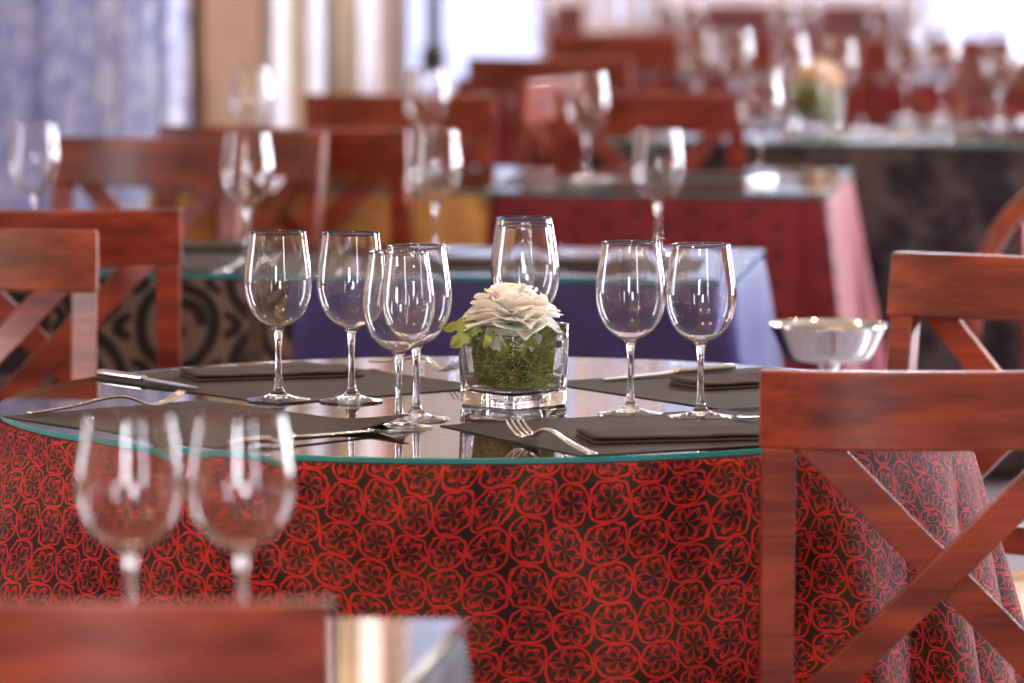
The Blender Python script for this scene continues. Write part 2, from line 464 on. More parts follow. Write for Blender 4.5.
# lavender sheer curtain in folds
b = MB(); n = 420; x0, x1 = LW+.2, SX-.01; vs = []
for j in range(9):
    for i in range(n):
        x = x0+(x1-x0)*i/(n-1)
        y = YC-.10+.028*sin(x*40+sin(x*7)*1.2)+.012*sin(x*97+1)+.006*sin(x*13+j)
        vs.append(rp(x, y, .03+2.85*j/8))
b.add(vs, [(j*n+i, j*n+i+1, (j+1)*n+i+1, (j+1)*n+i) for j in range(8) for i in range(n-1)])
tag(b.build('curtain', M['curtain'], smooth=True), 'lavender patterned sheer curtain hanging in front of the window at the far left', 'curtain')
b = MB(); b.tube([rp(x0-.05, YC-.10, 2.9), rp(x1+.0, YC-.10, 2.9)], .014); tag(b.build('curtain_rod', M['darktrim']), 'dark rod carrying the lavender patterned curtain', 'curtain rod')
# side wall of the recess with its door surrounds, seen in perspective
b = MB(); rbox(b, SX-.12, SX, YC+.12, YB+.2, 0, H); structure('wall_recess', b, M['wall_orange'])
tn = 0
for u0, u1, mm, th in ((274, 289, 'frame', .03), (289, 309, 'olive', .015), (309, 324, 'frame', .03), (324, 334, 'darktrim', .012),
                       (334, 359, 'olive', .018), (359, 378, 'frame', .03), (378, 392, 'brownpink', .02)):
    tn += 1; y0, y1 = on_side(u0, SX+th), on_side(u1, SX+th)
    b = MB(); rbox(b, SX+.001, SX+th, y0, min(y1, YB-.01), 0, 2.85); structure('trim_%d' % tn, b, M[mm])
# back wall with its windows
W1 = (on_back(394, YB), on_back(548, YB)); W2 = (on_back(583, YB), on_back(652, YB)); W3 = (on_back(906, YB), on_back(906, YB)+1.3)
holes = [(W1[0], W1[1], .62), (W2[0], W2[1], .82), (W3[0], W3[1], .72)]
TZ = .90
b = MB(); cur = SX
for a_, c_, z_ in holes:
    rbox(b, cur, a_, YB, YB+.15, 0, H if a_ == W1[0] else TZ); rbox(b, a_, c_, YB, YB+.15, 0, z_); cur = c_
rbox(b, cur, RW, YB, YB+.15, 0, H); rbox(b, W1[0], cur, YB, YB+.15, 2.75, H); structure('wall_back', b, M['wall_dark'])
for a_, c_ in ((W1[1], W2[0]), (W2[1], W3[0])): window('x', YB+.07, a_, c_, TZ, 2.75, 1 if c_-a_ < .5 else 2)  # mostly unseen upper windows, added for bright reflections on the tabletops
w1 = window('x', YB+.07, W1[0], W1[1], .62, 2.75, 1)
window('x', YB+.07, W2[0], W2[1], .82, 2.75, 3, fr='frame'); window('x', YB+.07, W3[0], W3[1], .72, 2.75, 3)
px = on_back(433, YB)
b = MB(); rbox(b, px-.022, px+.022, YB+.0, YB+.045, .77, 1.6)
inv = Matrix.Translation(-w1.location); b.v = [tuple(inv @ Vector(p)) for p in b.v]; po = b.build('window_post', M['post'], w1)
zt = .0; b = MB(); rbox(b, px-.034, px+.034, YB-.03, YB+.05, .69, .775); b.v = [tuple(inv @ Vector(p)) for p in b.v]
b.build('black_latch', M['black'], w1, bev=.006)

b = MB(); q0, q1 = W1[0]+.005, on_back(482, YB); b.add([rp(q0, YB+.025, 1.6), rp(q1, YB+.025, 1.6), rp(q1, YB+.025, 2.2), rp(q0, YB+.025, 2.2)], [(0, 1, 2, 3)])  # unseen cloth, added so the round tabletop mirrors a cream tone
tag(b.build('window_shade', M['reflection_cloth']), 'cream cloth shade added across the bright back window to tint its reflection in the tabletop', 'shade')

# ------------------------------------------------------------------ table cloths and glass tops
def table_cloth_rect(label, nr, w, d, m, matname_glass=True, drop_end=.02, flare=.14, seed=0):
    """nr: near right corner of the table top (world); table follows the room's axes"""
    rnd = random.Random(seed)
    c = Vector(nr) - EX*(w/2) + EY*(d/2)
    rc = .035; pts = []
    def per(n_side, n_c):
        out = []
        cs = [((w/2-rc), (-d/2+rc), -PI/2), ((w/2-rc), (d/2-rc), 0), ((-w/2+rc), (d/2-rc), PI/2), ((-w/2+rc), (-d/2+rc), PI)]
        for q in range(4):
            cx, cy_, a0 = cs[q]
            for k in range(n_c):
                a = a0+PI/2*k/(n_c-1); out.append((cx+rc*cos(a), cy_+rc*sin(a), cos(a), sin(a), 1 - abs(2*k/(n_c-1)-1)))
            nx, ny, na = cs[(q+1) % 4]; p = out[-1]; e = (nx+rc*cos(na), ny+rc*sin(na))
            for k in range(1, n_side):
                t = k/n_side; out.append((p[0]+(e[0]-p[0])*t, p[1]+(e[1]-p[1])*t, p[2], p[3], 0))
        return out
    P = per(26, 15); n = len(P)
    L = [0]
    for i in range(1, n): L.append(L[-1]+math.hypot(P[i][0]-P[i-1][0], P[i][1]-P[i-1][1]))
    ph = [rnd.random()*6 for _ in range(4)]
    b = MB(); b.uv = []
    topz = .742
    vs = [(0, 0, topz)]; uv = [(0, 0)]
    for k in (.5, .97):
        for (x, y, nx, ny, cf) in P: vs.append((x*k, y*k, topz)); uv.append((x*k, y*k))
    levels = [(0, 0), (.004, .004), (.02, .008)] + [(z, None) for z in (.06, .11, .17, .24, .32, .40, .48, .56, .64, topz-drop_end)]
    for dz, off in levels:
        for i, (x, y, nx, ny, cf) in enumerate(P):
            l = L[i]; fold = .5*sin(l*21+ph[0])+.35*sin(l*37+ph[1])+.3*sin(l*11+ph[2])
            o = off if off is not None else .008+dz*flare*.35+fold*.022*min(1, dz*3)+cf*flare*.95*dz
            vs.append((x+nx*o, y+ny*o, topz-dz)); uv.append((l+.0, -dz))
    fs = [(0, 1+j, 1+(j+1) % n) for j in range(n)]
    for r_ in range(len(levels)+1):
        o = 1+r_*n
        for j in range(n): fs.append((o+j, o+n+j, o+n+(j+1) % n, o+(j+1) % n))
    b.add(vs, fs); b.uv = uv
    o = b.build('tablecloth', m, smooth=True, recalc=True); o.location = (c.x, c.y, 0); o.rotation_euler = (0, 0, -ANG)
    md = o.modifiers.new('sub', 'SUBSURF'); md.levels = 1; md.render_levels = 1
    tag(o, label[0], 'tablecloth', 'tablecloths to the floor')
    g = MB(); t = .0075; hw, hd = w/2+.004, d/2+.004
    z0, z1 = .7425, .7425+t
    q = [(-1, -1), (1, -1), (1, 1), (-1, 1)]; bv = .007
    vs = [(x*hw, y*hd, z0) for x, y in q]+[(x*hw, y*hd, z1-.0018) for x, y in q]+[(x*(hw-bv), y*(hd-bv), z1) for x, y in q]
    g.add(vs, [(8, 9, 10, 11)]+[(4+i, 4+(i+1) % 4, 8+(i+1) % 4, 8+i) for i in range(4)], 0)
    g.add(vs, [(i, (i+1) % 4, 4+(i+1) % 4, 4+i) for i in range(4)], 1)
    go = g.build('glass_tabletop', [M['tabletop_glass'], M['glass_edge']]); go.location = (c.x, c.y, 0); go.rotation_euler = (0, 0, -ANG)
    tag(go, label[1], 'glass tabletop', 'glass sheets on the table cloths')
    return c

# the round table in focus
TC = Vector((-.044, 7.1, 0)); TR = .600
def round_cloth():
    n = 360; b = MB(); vs = [(0, 0, .742)]; uv = [(0, 0)]
    for k in (.35, .7, .99):
        for j in range(n): a = 2*PI*j/n; vs.append((TR*k*cos(a), TR*k*sin(a), .742)); uv.append((TR*k*cos(a), TR*k*sin(a)))
    levels = [(0, 0), (.003, .004), (.012, .007), (.03, .008), (.06, None), (.10, None), (.14, None), (.18, None), (.23, None), (.28, None), (.34, None), (.42, None), (.52, None), (.62, None), (.722, None)]
    for dz, off in levels:
        for j in range(n):
            a = 2*PI*j/n
            right = max(0, cos(a-.05))**6; left = max(0, cos(a-PI-.25))**6
            fold = (.6*sin(9*a+.6)+.5*sin(15*a+1.9+sin(2*a))+.35*sin(23*a+.4))
            sharp = abs(sin(11*a+.3))**.6-.6
            amp = .020*min(1, dz*3.2)
            o = off if off is not None else .008+dz*.10+fold*amp+right*(dz*.10+sharp*.045*min(1, dz*4))+left*dz*.12
            r = TR+.002+o
            lean = dz*.02*sin(5*a+1)
            vs.append((r*cos(a+lean), r*sin(a+lean), .742-dz))
            uv.append((a*.64+dz*.10*sin(3*a+.5), -dz*1.03+.025*sin(4*a+1.2)))
    fs = [(0, 1+j, 1+(j+1) % n) for j in range(n)]
    for r_ in range(len(levels)+2):
        o = 1+r_*n
        for j in range(n): fs.append((o+j, o+n+j, o+n+(j+1) % n, o+(j+1) % n))
    b.add(vs, fs)
    me_uv = uv
    o = b.build('tablecloth', M['cloth_red_flower'], smooth=True, recalc=True)
    l = o.data.uv_layers.new(name='UVMap')
    for p in o.data.polygons:            # keep the seam at the back of the table clean
        us = [me_uv[o.data.loops[i].vertex_index] for i in p.loop_indices]
        big = max(q[0] for q in us)-min(q[0] for q in us) > 2
        for i, q in zip(p.loop_indices, us): l.data[i].uv = (q[0]+(2*PI*.64 if big and q[0] < 1 else 0), q[1])
    o.location = TC
    return tag(o, 'round dark tablecloth with red flower pattern on the table in focus', 'tablecloth', 'tablecloths to the floor')
round_cloth()
g = MB(); n = 180
prof = [(TR-.0012, .7425), (TR, .7437), (TR, .7488), (TR-.0012, .750)]
g.lathe(prof, n); ne = len(g.f)
top = [(TR-.0012)*1 for _ in range(1)]
vs = [((TR-.0012)*cos(2*PI*j/n), (TR-.0012)*sin(2*PI*j/n), .750) for j in range(n)]
g.mi = [1]*ne; g.add(vs, [tuple(range(n))], 0)
o = g.build('glass_tabletop', [M['tabletop_glass'], M['glass_edge']]); o.location = TC
tag(o, 'round glass tabletop with green edge on the red flowered cloth', 'glass tabletop', 'glass sheets on the table cloths')

table_cloth_rect(('brown and black scroll patterned tablecloth left of the navy one', 'glass tabletop on the brown and black scroll tablecloth'), (-.358, 9.04, 0), .78, .66, M['cloth_scroll'], seed=2)
table_cloth_rect(('navy blue tablecloth right behind the table in focus', 'glass tabletop on the navy blue tablecloth'), (.349, 8.95, 0), .70, .60, M['cloth_blue'], seed=3)
table_cloth_rect(('tan tablecloth behind the dark wooden chair backs, left of the plain red one', 'glass tabletop on the tan tablecloth'), (-.052, 10.97, 0), .66, .72, M['cloth_tan'], seed=4)
table_cloth_rect(('red tablecloth with small dark dots, behind the navy one', 'glass tabletop on the red dotted tablecloth'), (.604, 10.88, 0), .645, .72, M['cloth_red'], seed=5, flare=.2)
table_cloth_rect(('dark grey and brown damask tablecloth on the crowded table at the back right', 'long glass tabletop crowded with glasses at the back right'), (1.62, 12.46, 0), 1.46, .95, M['cloth_scroll_grey'], seed=6)
table_cloth_rect(('damask tablecloth on the table in the near left corner, behind the blurred chair back', 'glass tabletop in the near left corner with a bright right edge'), (-.087+.0485*0-.045, 4.50, 0), .72, .72, M['cloth_scroll_grey'], seed=8)
table_cloth_rect(('dark red tablecloth on the farthest table, in front of the back wall', 'glass tabletop on the farthest table, in front of the back wall'), (1.78, 15.2, 0), 1.95, .62, M['cloth_red'], seed=9)

# ------------------------------------------------------------------ chairs
CW = .205
def make_chair():
    t = empty('dining_chair'); t['category'] = 'chair'
    W = M['wood']
    def yb(z): return 0 if z > .875 else (.875-z)*.13 if z > .45 else .055-(.45-z)*.16     # the back leans
    def curve(x): return .030*(x/CW)**2
    b = MB(); rings = []; N = 22; th = .012
    for i in range(N+1):
        x = -CW+2*CW*i/N; c = curve(x)
        z1 = .875; z0 = .786
        rings.append([(x, c-th+yb(z0), z0), (x, c+th+yb(z0), z0), (x, c+th*.8, z1), (x, c-th*.8, z1)])
    b.sweep(rings); b.build('top_rail', W, t, bev=.0035, recalc=True)
    for s_ in (-1, 1):
        b = MB(); x = s_*(CW-.0215); rings = []
        for z in (.787, .70, .60, .50, .45, .35, .2, 0):
            w = .0185 if z > .1 else .015; y = curve(CW)*.8+yb(z); d = .013 if z > .6 else .017
            rings.append([(x-w, y-d, z), (x+w, y-d, z), (x+w, y+d, z), (x-w, y+d, z)])
        b.sweep(rings); b.build('back_post', W, t, bev=.003, recalc=True)
    zi, zo = .505, .788; xi = CW-.066
    for k, s_ in enumerate((-1, 1)):
        b = MB(); rings = []
        for i in range(9):
            f = i/8; z = zo+(zi-zo)*f; x = s_*(xi-2*xi*f); y = curve(x)*.8+yb(z)+(-.0075 if k == 1 else .0075)
            dx, dz = -s_*2*xi, (zi-zo); L_ = math.hypot(dx, dz); px_, pz = .0195*L_/abs(dz), 0
            e = .0065
            rings.append([(x-px_, y-e, z), (x+px_, y-e, z), (x+px_, y+e, z), (x-px_, y+e, z)])
        b.sweep(rings); b.build('cross_bar', W, t, bev=.002, recalc=True)
    b = MB(); rings = []
    for i in range(11):
        x = -CW+.04+2*(CW-.04)*i/10; c = curve(x)*.8
        rings.append([(x, c-.011+yb(.47), .468), (x, c+.011+yb(.47), .468), (x, c+.011+yb(.50), .508), (x, c-.011+yb(.50), .508)])
    b.sweep(rings); b.build('lower_rail', W, t, bev=.003, recalc=True)
    b = MB(); y0, y1 = .085, .45
    for s_ in (-1, 1): b.bar((s_*.165, y0, .40), (s_*.185, y1, .40), .018, .05, (0, 0, 1))
    b.bar((-.17, y0, .40), (.17, y0, .40), .018, .05, (0, 0, 1)); b.bar((-.19, y1, .40), (.19, y1, .40), .018, .05, (0, 0, 1))
    b.build('seat_frame', W, t, recalc=True)
    b = MB(); N = 18
    def seat(sgn):
        def fn(u, v):
            x = (u*2-1); y = (v*2-1); e = (1-x**6)*(1-y**6)
            return (x*(.185+.012*v), .085+.375*v, .425+(.038*e**.6 if sgn > 0 else 0)+ (0))
        return fn
    b.grid(seat(1), N, N); b.grid(seat(-1), N, N); b.build('seat_cushion', M['cushion'], t, smooth=True, recalc=False)
    for s_ in (-1, 1):
        b = MB(); b.sweep([[(s_*.18-w, .435-w, z), (s_*.18+w, .435-w, z), (s_*.18+w, .435+w, z), (s_*.18-w, .435+w, z)] for z, w in ((0, .014), (.42, .019))])
        b.build('front_leg', W, t, bev=.003, recalc=True)
    for s_ in (-1, 1):
        b = MB(); b.bar((s_*.183, .05, .20), (s_*.18, .43, .20), .016, .026, (0, 0, 1)); b.build('stretcher', W, t, recalc=True)
    return t
chair = Maker(make_chair)
def place_chair(pl, pr, away, label, group=None):
    """pl, pr: world xy of the top rail's ends as seen from the camera (left, right); away: faces away from the camera"""
    pl = Vector((*pl, 0)); pr = Vector((*pr, 0)); d = (pr-pl).normalized()
    nrm = Vector((-d.y, d.x, 0))                # points away from the camera
    f = nrm if away else -nrm
    o = (pl+pr)/2-f*.03
    rz = math.atan2(f.y, f.x)-PI/2
    return chair((o.x, o.y, 0), rz, label, group)
def ex(u, d): return ((u-512)/F*(d+.06), d)      # xy of a rail end from its column and depth
def from_left(u, d, turn):                        # full width chair starting at its left end
    p = ex(u, d); return p, (p[0]+2*CW*cos(turn), p[1]+2*CW*sin(turn))
def from_right(u, d, turn):
    p = ex(u, d); return (p[0]-2*CW*cos(turn), p[1]-2*CW*sin(turn)), p
G = 'cross-back dining chairs'
place_chair(*from_left(759, 6.28, .02), True, 'mahogany cross-back chair at the near right of the round table, its X-shaped back clear', G)
place_chair(*from_left(893, 7.92, -.62), False, 'mahogany cross-back chair beyond the round table on the right, turned towards it', G)
place_chair(*from_right(100, 8.31, .03), False, 'light-struck mahogany cross-back chair at the far left of the round table, nearest on the left', G)
place_chair(*from_right(183, 8.76, .02), True, 'red cross-back chair tucked at the scroll patterned table on the left', G)
place_chair((-.845, 10.62), (-.50, 10.44), False, 'blurred cross-back chair against the lavender curtain, behind the scroll patterned table', G)
place_chair((-.665, 10.97), (-.365, 10.74), False, 'blurred dark cross-back chair turned sideways left of the tan tablecloth', G)
place_chair((-.585, 11.0), (-.195, 10.85), True, 'blurred cross-back chair at the tan tablecloth, its diagonal bar over the cloth', G)
place_chair(*from_left(305, 12.17, -.05), True, 'blurred chair back below the white and tan door frames in the centre left', G)
place_chair(*from_left(556, 12.22, .0), True, 'blurred chair back behind the red dotted table, at the damask table', G)
place_chair(*from_left(524, 12.66, 1.25), True, 'blurred orange-lit chair seen edge-on between two chair backs in the centre', G)
place_chair(*from_left(468, 13.9, -.25), True, 'blurred chair back under the bright window at the back centre', G)
place_chair(*from_left(950, 13.75, -.1), False, 'blurred chair back with lit top at the right end of the damask table', G)
place_chair(*from_left(548, 15.28, .0), True, 'blurred chair back in front of the small striped window at the back', G)
place_chair(*from_left(705, 15.1, -.1), True, 'blurred dark chair back behind the damask table, left one at the farthest table', G)
place_chair(*from_left(862, 14.95, -.1), True, 'blurred dark chair back right at the farthest table, left of the bright corner window', G)
place_chair(*from_right(331, 4.46, -.06), True, 'strongly blurred mahogany chair back in the near left corner', G)

# red hoop-backed chair at the far right
def hoop_chair():
    t = empty('hoop_back_chair', (.985, 9.75, 0), .2)
    b = MB(); path = []
    for i in range(25):
        a = PI*i/24; path.append((-.21*cos(a)*1.0, -.02+.03*sin(a), .52+.33*sin(a)**.8))
    path = [(-.19, .04, .0), (-.20, .02, .3)]+path+[(.20, .02, .3), (.19, .04, .0)]
    b.tube(path, .018, 10); b.build('hoop_frame', M['wood'], t, smooth=True)
    for s_ in (-1, 1):
        b = MB(); b.tube([(s_*.21, 0, .64), (s_*.24, .12, .66), (s_*.24, .26, .655), (s_*.225, .34, .62), (s_*.21, .36, .45)], .012, 8); b.build('armrest', M['wood'], t, smooth=True)
        b = MB(); b.tube([(s_*.18, .36, .44), (s_*.19, .38, 0)], [.016, .011], 8); b.build('leg', M['wood'], t, smooth=True)
    b = MB(); b.lathe([(0, .42), (.20, .42), (.212, .43), (.212, .445), (.20, .465), (.1, .472), (0, .473)], 32); 
    b.v = [(x, y+.17, z) for x, y, z in b.v]; b.build('seat', M['cushion'], t, smooth=True)
    b = MB()
    for s_ in (-.5, 0, .5): b.tube([(s_*.2, .02, .46), (s_*.22, -.0, .65), (s_*.22, .0, .83-.1*abs(s_))], .007, 6)
    b.build('spindles', M['wood'], t, smooth=True)
    tag(t, 'red chair with a curved hoop back at the right edge before the damask tablecloth', 'chair')
hoop_chair()

# ------------------------------------------------------------------ wine glass
def make_glass():
    t = empty('wine_glass'); t['category'] = 'wine glass'
    foot = [(0, .0022), (.018, .0014), (.0355, .0002), (.0375, .0006), (.038, .0014), (.0372, .0022), (.030, .0032), (.020, .0052), (.011, .0088), (.0065, .0145), (.0050, .021)]
    stem = [(.0050, .021), (.0042, .032), (.0038, .048), (.0038, .065), (.0043, .078), (.0058, .087), (.0085, .0925)]
    hb = .1225
    prof = [(0, .0085), (.02, .0128), (.05, .0192), (.10, .0262), (.17, .0324), (.25, .0371), (.34, .0402), (.43, .0417), (.52, .0419), (.62, .0409), (.74, .0389), (.87, .0366), (1, .0345)]
    outer = [(r_, .0925+hb*f) for f, r_ in prof]
    def smooth(pr, k=3):        # Catmull-Rom densify
        out = []
        for i in range(len(pr)-1):
            p0 = pr[max(i-1, 0)]; p1 = pr[i]; p2 = pr[i+1]; p3 = pr[min(i+2, len(pr)-1)]
            for j in range(k):
                u = j/k; q = [.5*((2*p1[c])+(-p0[c]+p2[c])*u+(2*p0[c]-5*p1[c]+4*p2[c]-p3[c])*u*u+(-p0[c]+3*p1[c]-3*p2[c]+p3[c])*u**3) for c in (0, 1)]
                out.append((max(q[0], 0), q[1]))
        out.append(pr[-1]); return out
    od = smooth(outer, 4); inner = []
    for i, (r_, z_) in enumerate(od):       # wall of even thickness, a little thicker at the bottom
        a_, c_ = od[max(i-1, 0)], od[min(i+1, len(od)-1)]
        tx, tz = c_[0]-a_[0], c_[1]-a_[1]; L_ = math.hypot(tx, tz); k = .0010+.0004*max(0, 1-i/12)
        q = (r_-tz/L_*k, z_+tx/L_*k)
        if q[0] > .006: inner.append(q)
    zb = inner[0][1]; inner = [(0, zb-.0012), (.003, zb-.0009)]+inner
    rim = [(od[-1][0]-.0002, od[-1][1]+.0004), (od[-1][0]-.0007, od[-1][1]+.0004)]
    for nm, pr in (('foot', smooth(foot, 2)), ('stem', smooth(stem)), ('bowl', od+rim+inner[::-1])):
        b = MB(); b.lathe([(x_*(1.07 if nm == 'foot' and x_ > .012 else 1.0+.04*min(1, max(0, y_-.0925)/.02)), y_*.99) for x_, y_ in pr], 64); b.build(nm, M['glass'], t, smooth=True)
    return t
wine = Maker(make_glass)
ZT = .7501
def glass_at(u, d, label, group): p = pd(u, d, ZT); return wine((p.x, p.y, ZT), random.random()*6, label, group)
def glass_uv(u, v, label, group): p = at(u, v+2, ZT); return wine((p.x, p.y, ZT), random.random()*6, label, group)
g1 = 'wine glasses on the round table'
glass_uv(278.5, 398.5, 'leftmost wine glass in focus on the round table', g1)
glass_uv(351.5, 399.5, 'second wine glass from the left in focus on the round table', g1)
glass_uv(399, 426, 'wine glass at the front left, overlapping the one behind it beside the vase', g1)
glass_uv(416.5, 417.5, 'wine glass just left of the vase, standing behind the overlapping front one', g1)
glass_at(525.5, 7.25, 'wine glass behind the white flower, the nearer of the two there', g1)
glass_at(524, 7.37, 'wine glass behind the white flower, the farther of the two there', g1)
glass_uv(630.5, 412.5, 'wine glass right of the vase, left one of the pair', g1)
glass_uv(700.5, 415.5, 'wine glass next to the near right chair, right one of the pair beside the vase', g1)
g2 = 'blurred wine glasses behind the round table'
glass_at(131, 5.0, 'large blurred wine glass at the near left, left one of two', 'near blurred wine glasses').scale = (1.09, 1.09, 1)
glass_at(242, 5.0, 'large blurred wine glass at the near left, right one of two', 'near blurred wine glasses').scale = (1.09, 1.09, 1)
glass_at(35, 9.55, 'blurred wine glass before the lavender curtain at the left edge', g2)
glass_at(248, 9.27, 'blurred wine glass on the scroll patterned table, above the leftmost focused glass', g2)
glass_at(436, 9.36, 'blurred wine glass on the left half of the navy table', g2)
glass_at(658, 9.38, 'blurred wine glass on the right half of the navy table', g2)
glass_at(252, 11.5, 'blurred wine glass against the ochre wall, left one on the tan table', g2)
glass_at(427, 11.42, 'blurred wine glass on the tan table under the black window latch', g2)
glass_at(587, 11.28, 'blurred wine glass on the left half of the red dotted table', g2)
glass_at(760, 11.28, 'blurred wine glass on the right half of the red dotted table', g2)
g3 = 'wine glasses on the damask table'
for u, d, lab in ((697, 13.35, 'bright blurred wine glass on the damask table, leftmost of its row'),
                  (735, 13.4, 'bright blurred wine glass on the damask table, second of its row from the left'),
                  (790, 13.0, 'bright blurred wine glass on the damask table, left of the peach flower'),
                  (838, 12.85, 'bright blurred wine glass on the damask table, right before the peach flower'),
                  (906, 13.4, 'bright blurred wine glass on the damask table, left one of the right pair'),
                  (942, 13.4, 'bright blurred wine glass on the damask table, right one of the right pair'),
                  (1000, 13.1, 'bright blurred wine glass at the right edge of the damask table')):
    glass_at(u, d, lab, g3)
g4 = 'wine glasses on the farthest table'
for u, d, lab in ((540, 15.62, 'faint wine glass at the left end of the farthest table, before the bright window'),
                  (666, 15.60, 'faint wine glass on the farthest table, second from its left end'),
                  (690, 15.65, 'faint wine glass on the farthest table, third from its left end'),
                  (785, 15.60, 'faint wine glass on the farthest table, above the peach flower to the left'),
                  (805, 15.55, 'faint wine glass on the farthest table, above the peach flower'),
                  (882, 15.50, 'faint wine glass on the farthest table, left of the bright corner window'),
                  (935, 15.50, 'faint wine glass on the farthest table, under the left side of the corner window'),
                  (978, 15.45, 'faint wine glass on the farthest table, under the right side of the corner window')):
    glass_at(u, d, lab, g4)

# ------------------------------------------------------------------ placemats, napkins, cutlery
ZM = ZT+.0016
def make_mat(curl=False):
    b = MB(); L_, D = .42, .305; nu, nv = 24, 18; t = .0013
    def z(u, v):
        if not curl: return 0
        k = max(0, (u+v)-1.62); return .017*min(1, k/.36)**1.5
    f = lambda zz: (lambda u, v: ((u-.5)*L_, (v-.5)*D, zz+z(u, v)))
    b.grid(f(t), nu, nv); n0 = nu*nv
    b.grid(f(0), nu, nv); b.f[(nu-1)*(nv-1):] = [tuple(reversed(q)) for q in b.f[(nu-1)*(nv-1):]]
    ring = [i for i in range(nu)]+[j*nu+nu-1 for j in range(1, nv)]+[(nv-1)*nu+i for i in range(nu-2, -1, -1)]+[j*nu for j in range(nv-2, 0, -1)]
    for i in range(len(ring)):
        a, c = ring[i], ring[(i+1) % len(ring)]; b.f.append((c, a, a+n0, c+n0)); b.mi.append(0)
    o = b.build('placemat', M['mat']); o['category'] = 'placemat'
    return o
placemat = Maker(make_mat)
def mat_between(a, c, label, group, depth_sign=1, sc=1, maker=None):
    """long edge from world point a to c; the mat lies on its left side if depth_sign=1"""
    a = Vector((a[0], a[1], 0)); c = Vector((c[0], c[1], 0)); d = (c-a).normalized(); n = Vector((-d.y, d.x, 0))*depth_sign
    m_ = (a+c)/2+n*.1525*sc
    return (maker or placemat)((m_.x, m_.y, ZT), math.atan2(d.y, d.x), label, group)
gm = 'dark placemats on the round table'
m1 = mat_between((-.387, 7.125), (-.124, 6.80), 'dark placemat with a lifted corner at the near left of the round table', gm, -1, maker=lambda l, r, lab, grp: (lambda o: (setattr(o, 'location', l), setattr(o, 'rotation_euler', (0, 0, r)), tag(o, lab, 'placemat', grp))[2])(make_mat(True)))
m2 = mat_between((-.078, 6.832), (.30, 7.03), 'dark placemat at the near right of the round table, under a fork and folded napkin', gm, -1)
m2.scale = (1.05, 1.18, 1); 
d2 = Vector((.198, -.378)).normalized(); m2.location.x += d2.x*.022; m2.location.y += d2.y*.022
m3 = mat_between((-.553, 7.405), (-.30, 7.08), 'dark placemat at the far left of the round table, under a knife and napkin', gm, 1)
m3.scale = (1, 1.12, 1); m3.location.x += .018; m3.location.y += .012
m4 = mat_between((.068, 7.35), (.302, 7.0), 'dark placemat at the far right of the round table, behind the pair of glasses', gm, 1)
gmb = 'dark placemats on the tables behind'
def mat_uv(u, v, rz, lab): p = at(u, v, ZT); o = placemat((p.x, p.y, ZT), rz, lab, gmb); return o
mat_uv(205, 262, -.12, 'blurred dark placemat on the scroll patterned table')
mat_uv(470, 265, -.12, 'blurred dark placemat on the left half of the navy table').scale = (.8, .8, 1)
mat_uv(600, 264, -.12, 'blurred dark placemat on the right half of the navy table').scale = (.8, .8, 1)
mat_uv(560, 183, -.12, 'blurred dark placemat on the left half of the red dotted table').scale = (.5, .8, 1)
mat_uv(700, 180, -.12, 'blurred dark placemat in the middle of the red dotted table').scale = (.6, .8, 1)

def make_napkin():
    b = MB(); L_, D = .215, .10
    for k in range(2):
        z0 = k*.0036; ox = -.002*k; dd = D-.004*k; n = 10; rings = []
        for i in range(27):
            x = (i/26-.5)*(L_-.004*k); wv = .0006*sin(i*.7+k*1.5)+.0005*sin(i*.31+k)
            e = 1 if 0 < i < 26 else .97
            ring = []
            for q in range(20):
                a = 2*PI*q/20; cx, sx = cos(a), sin(a)
                yy = math.copysign(abs(cx)**.25, cx)*dd/2*e; zz = z0+.0016+math.copysign(abs(sx)**.6, sx)*.00175
                if cx > .6: zz += .0010*k*.2
                ring.append((x+ox, yy, zz+wv*(1 if k else 0)*.6+.0004*k))
            rings.append(ring)
        b.sweep(rings)
    o = b.build('napkin', M['napkin'], smooth=True, recalc=True); o['category'] = 'napkin'
    return o
napkin = Maker(make_napkin)
def napkin_uv(u, v, rz, lab, grp, sc=1):
    p = at(u, v, ZM); o = napkin((p.x, p.y, ZM), rz, lab, grp); o.scale = (sc, sc, 1.25); return o
gn = 'folded napkins on the round table'
napkin_uv(682, 438, .22, 'folded dark napkin at the near right of the round table', gn, 1.05).scale = (1.1, .95, 1.25)
napkin_uv(272, 376, .30, 'folded dark napkin at the far left of the round table', gn, 1.0).scale = (1.05, .95, 1.25)
napkin_uv(748, 384, .52, 'folded dark napkin at the far right of the round table, partly behind the chair back', gn).scale = (.85, .95, 1.25)
gnb = 'folded napkins on the tables behind'
napkin_uv(200, 249, -.15, 'blurred folded napkin on the scroll patterned table', gnb)
napkin_uv(485, 264, -.12, 'blurred folded napkin on the left half of the navy table', gnb)
napkin_uv(568, 264, -.12, 'blurred folded napkin on the right half of the navy table', gnb)
napkin_uv(700, 178, -.12, 'blurred folded napkin on the red dotted table', gnb)

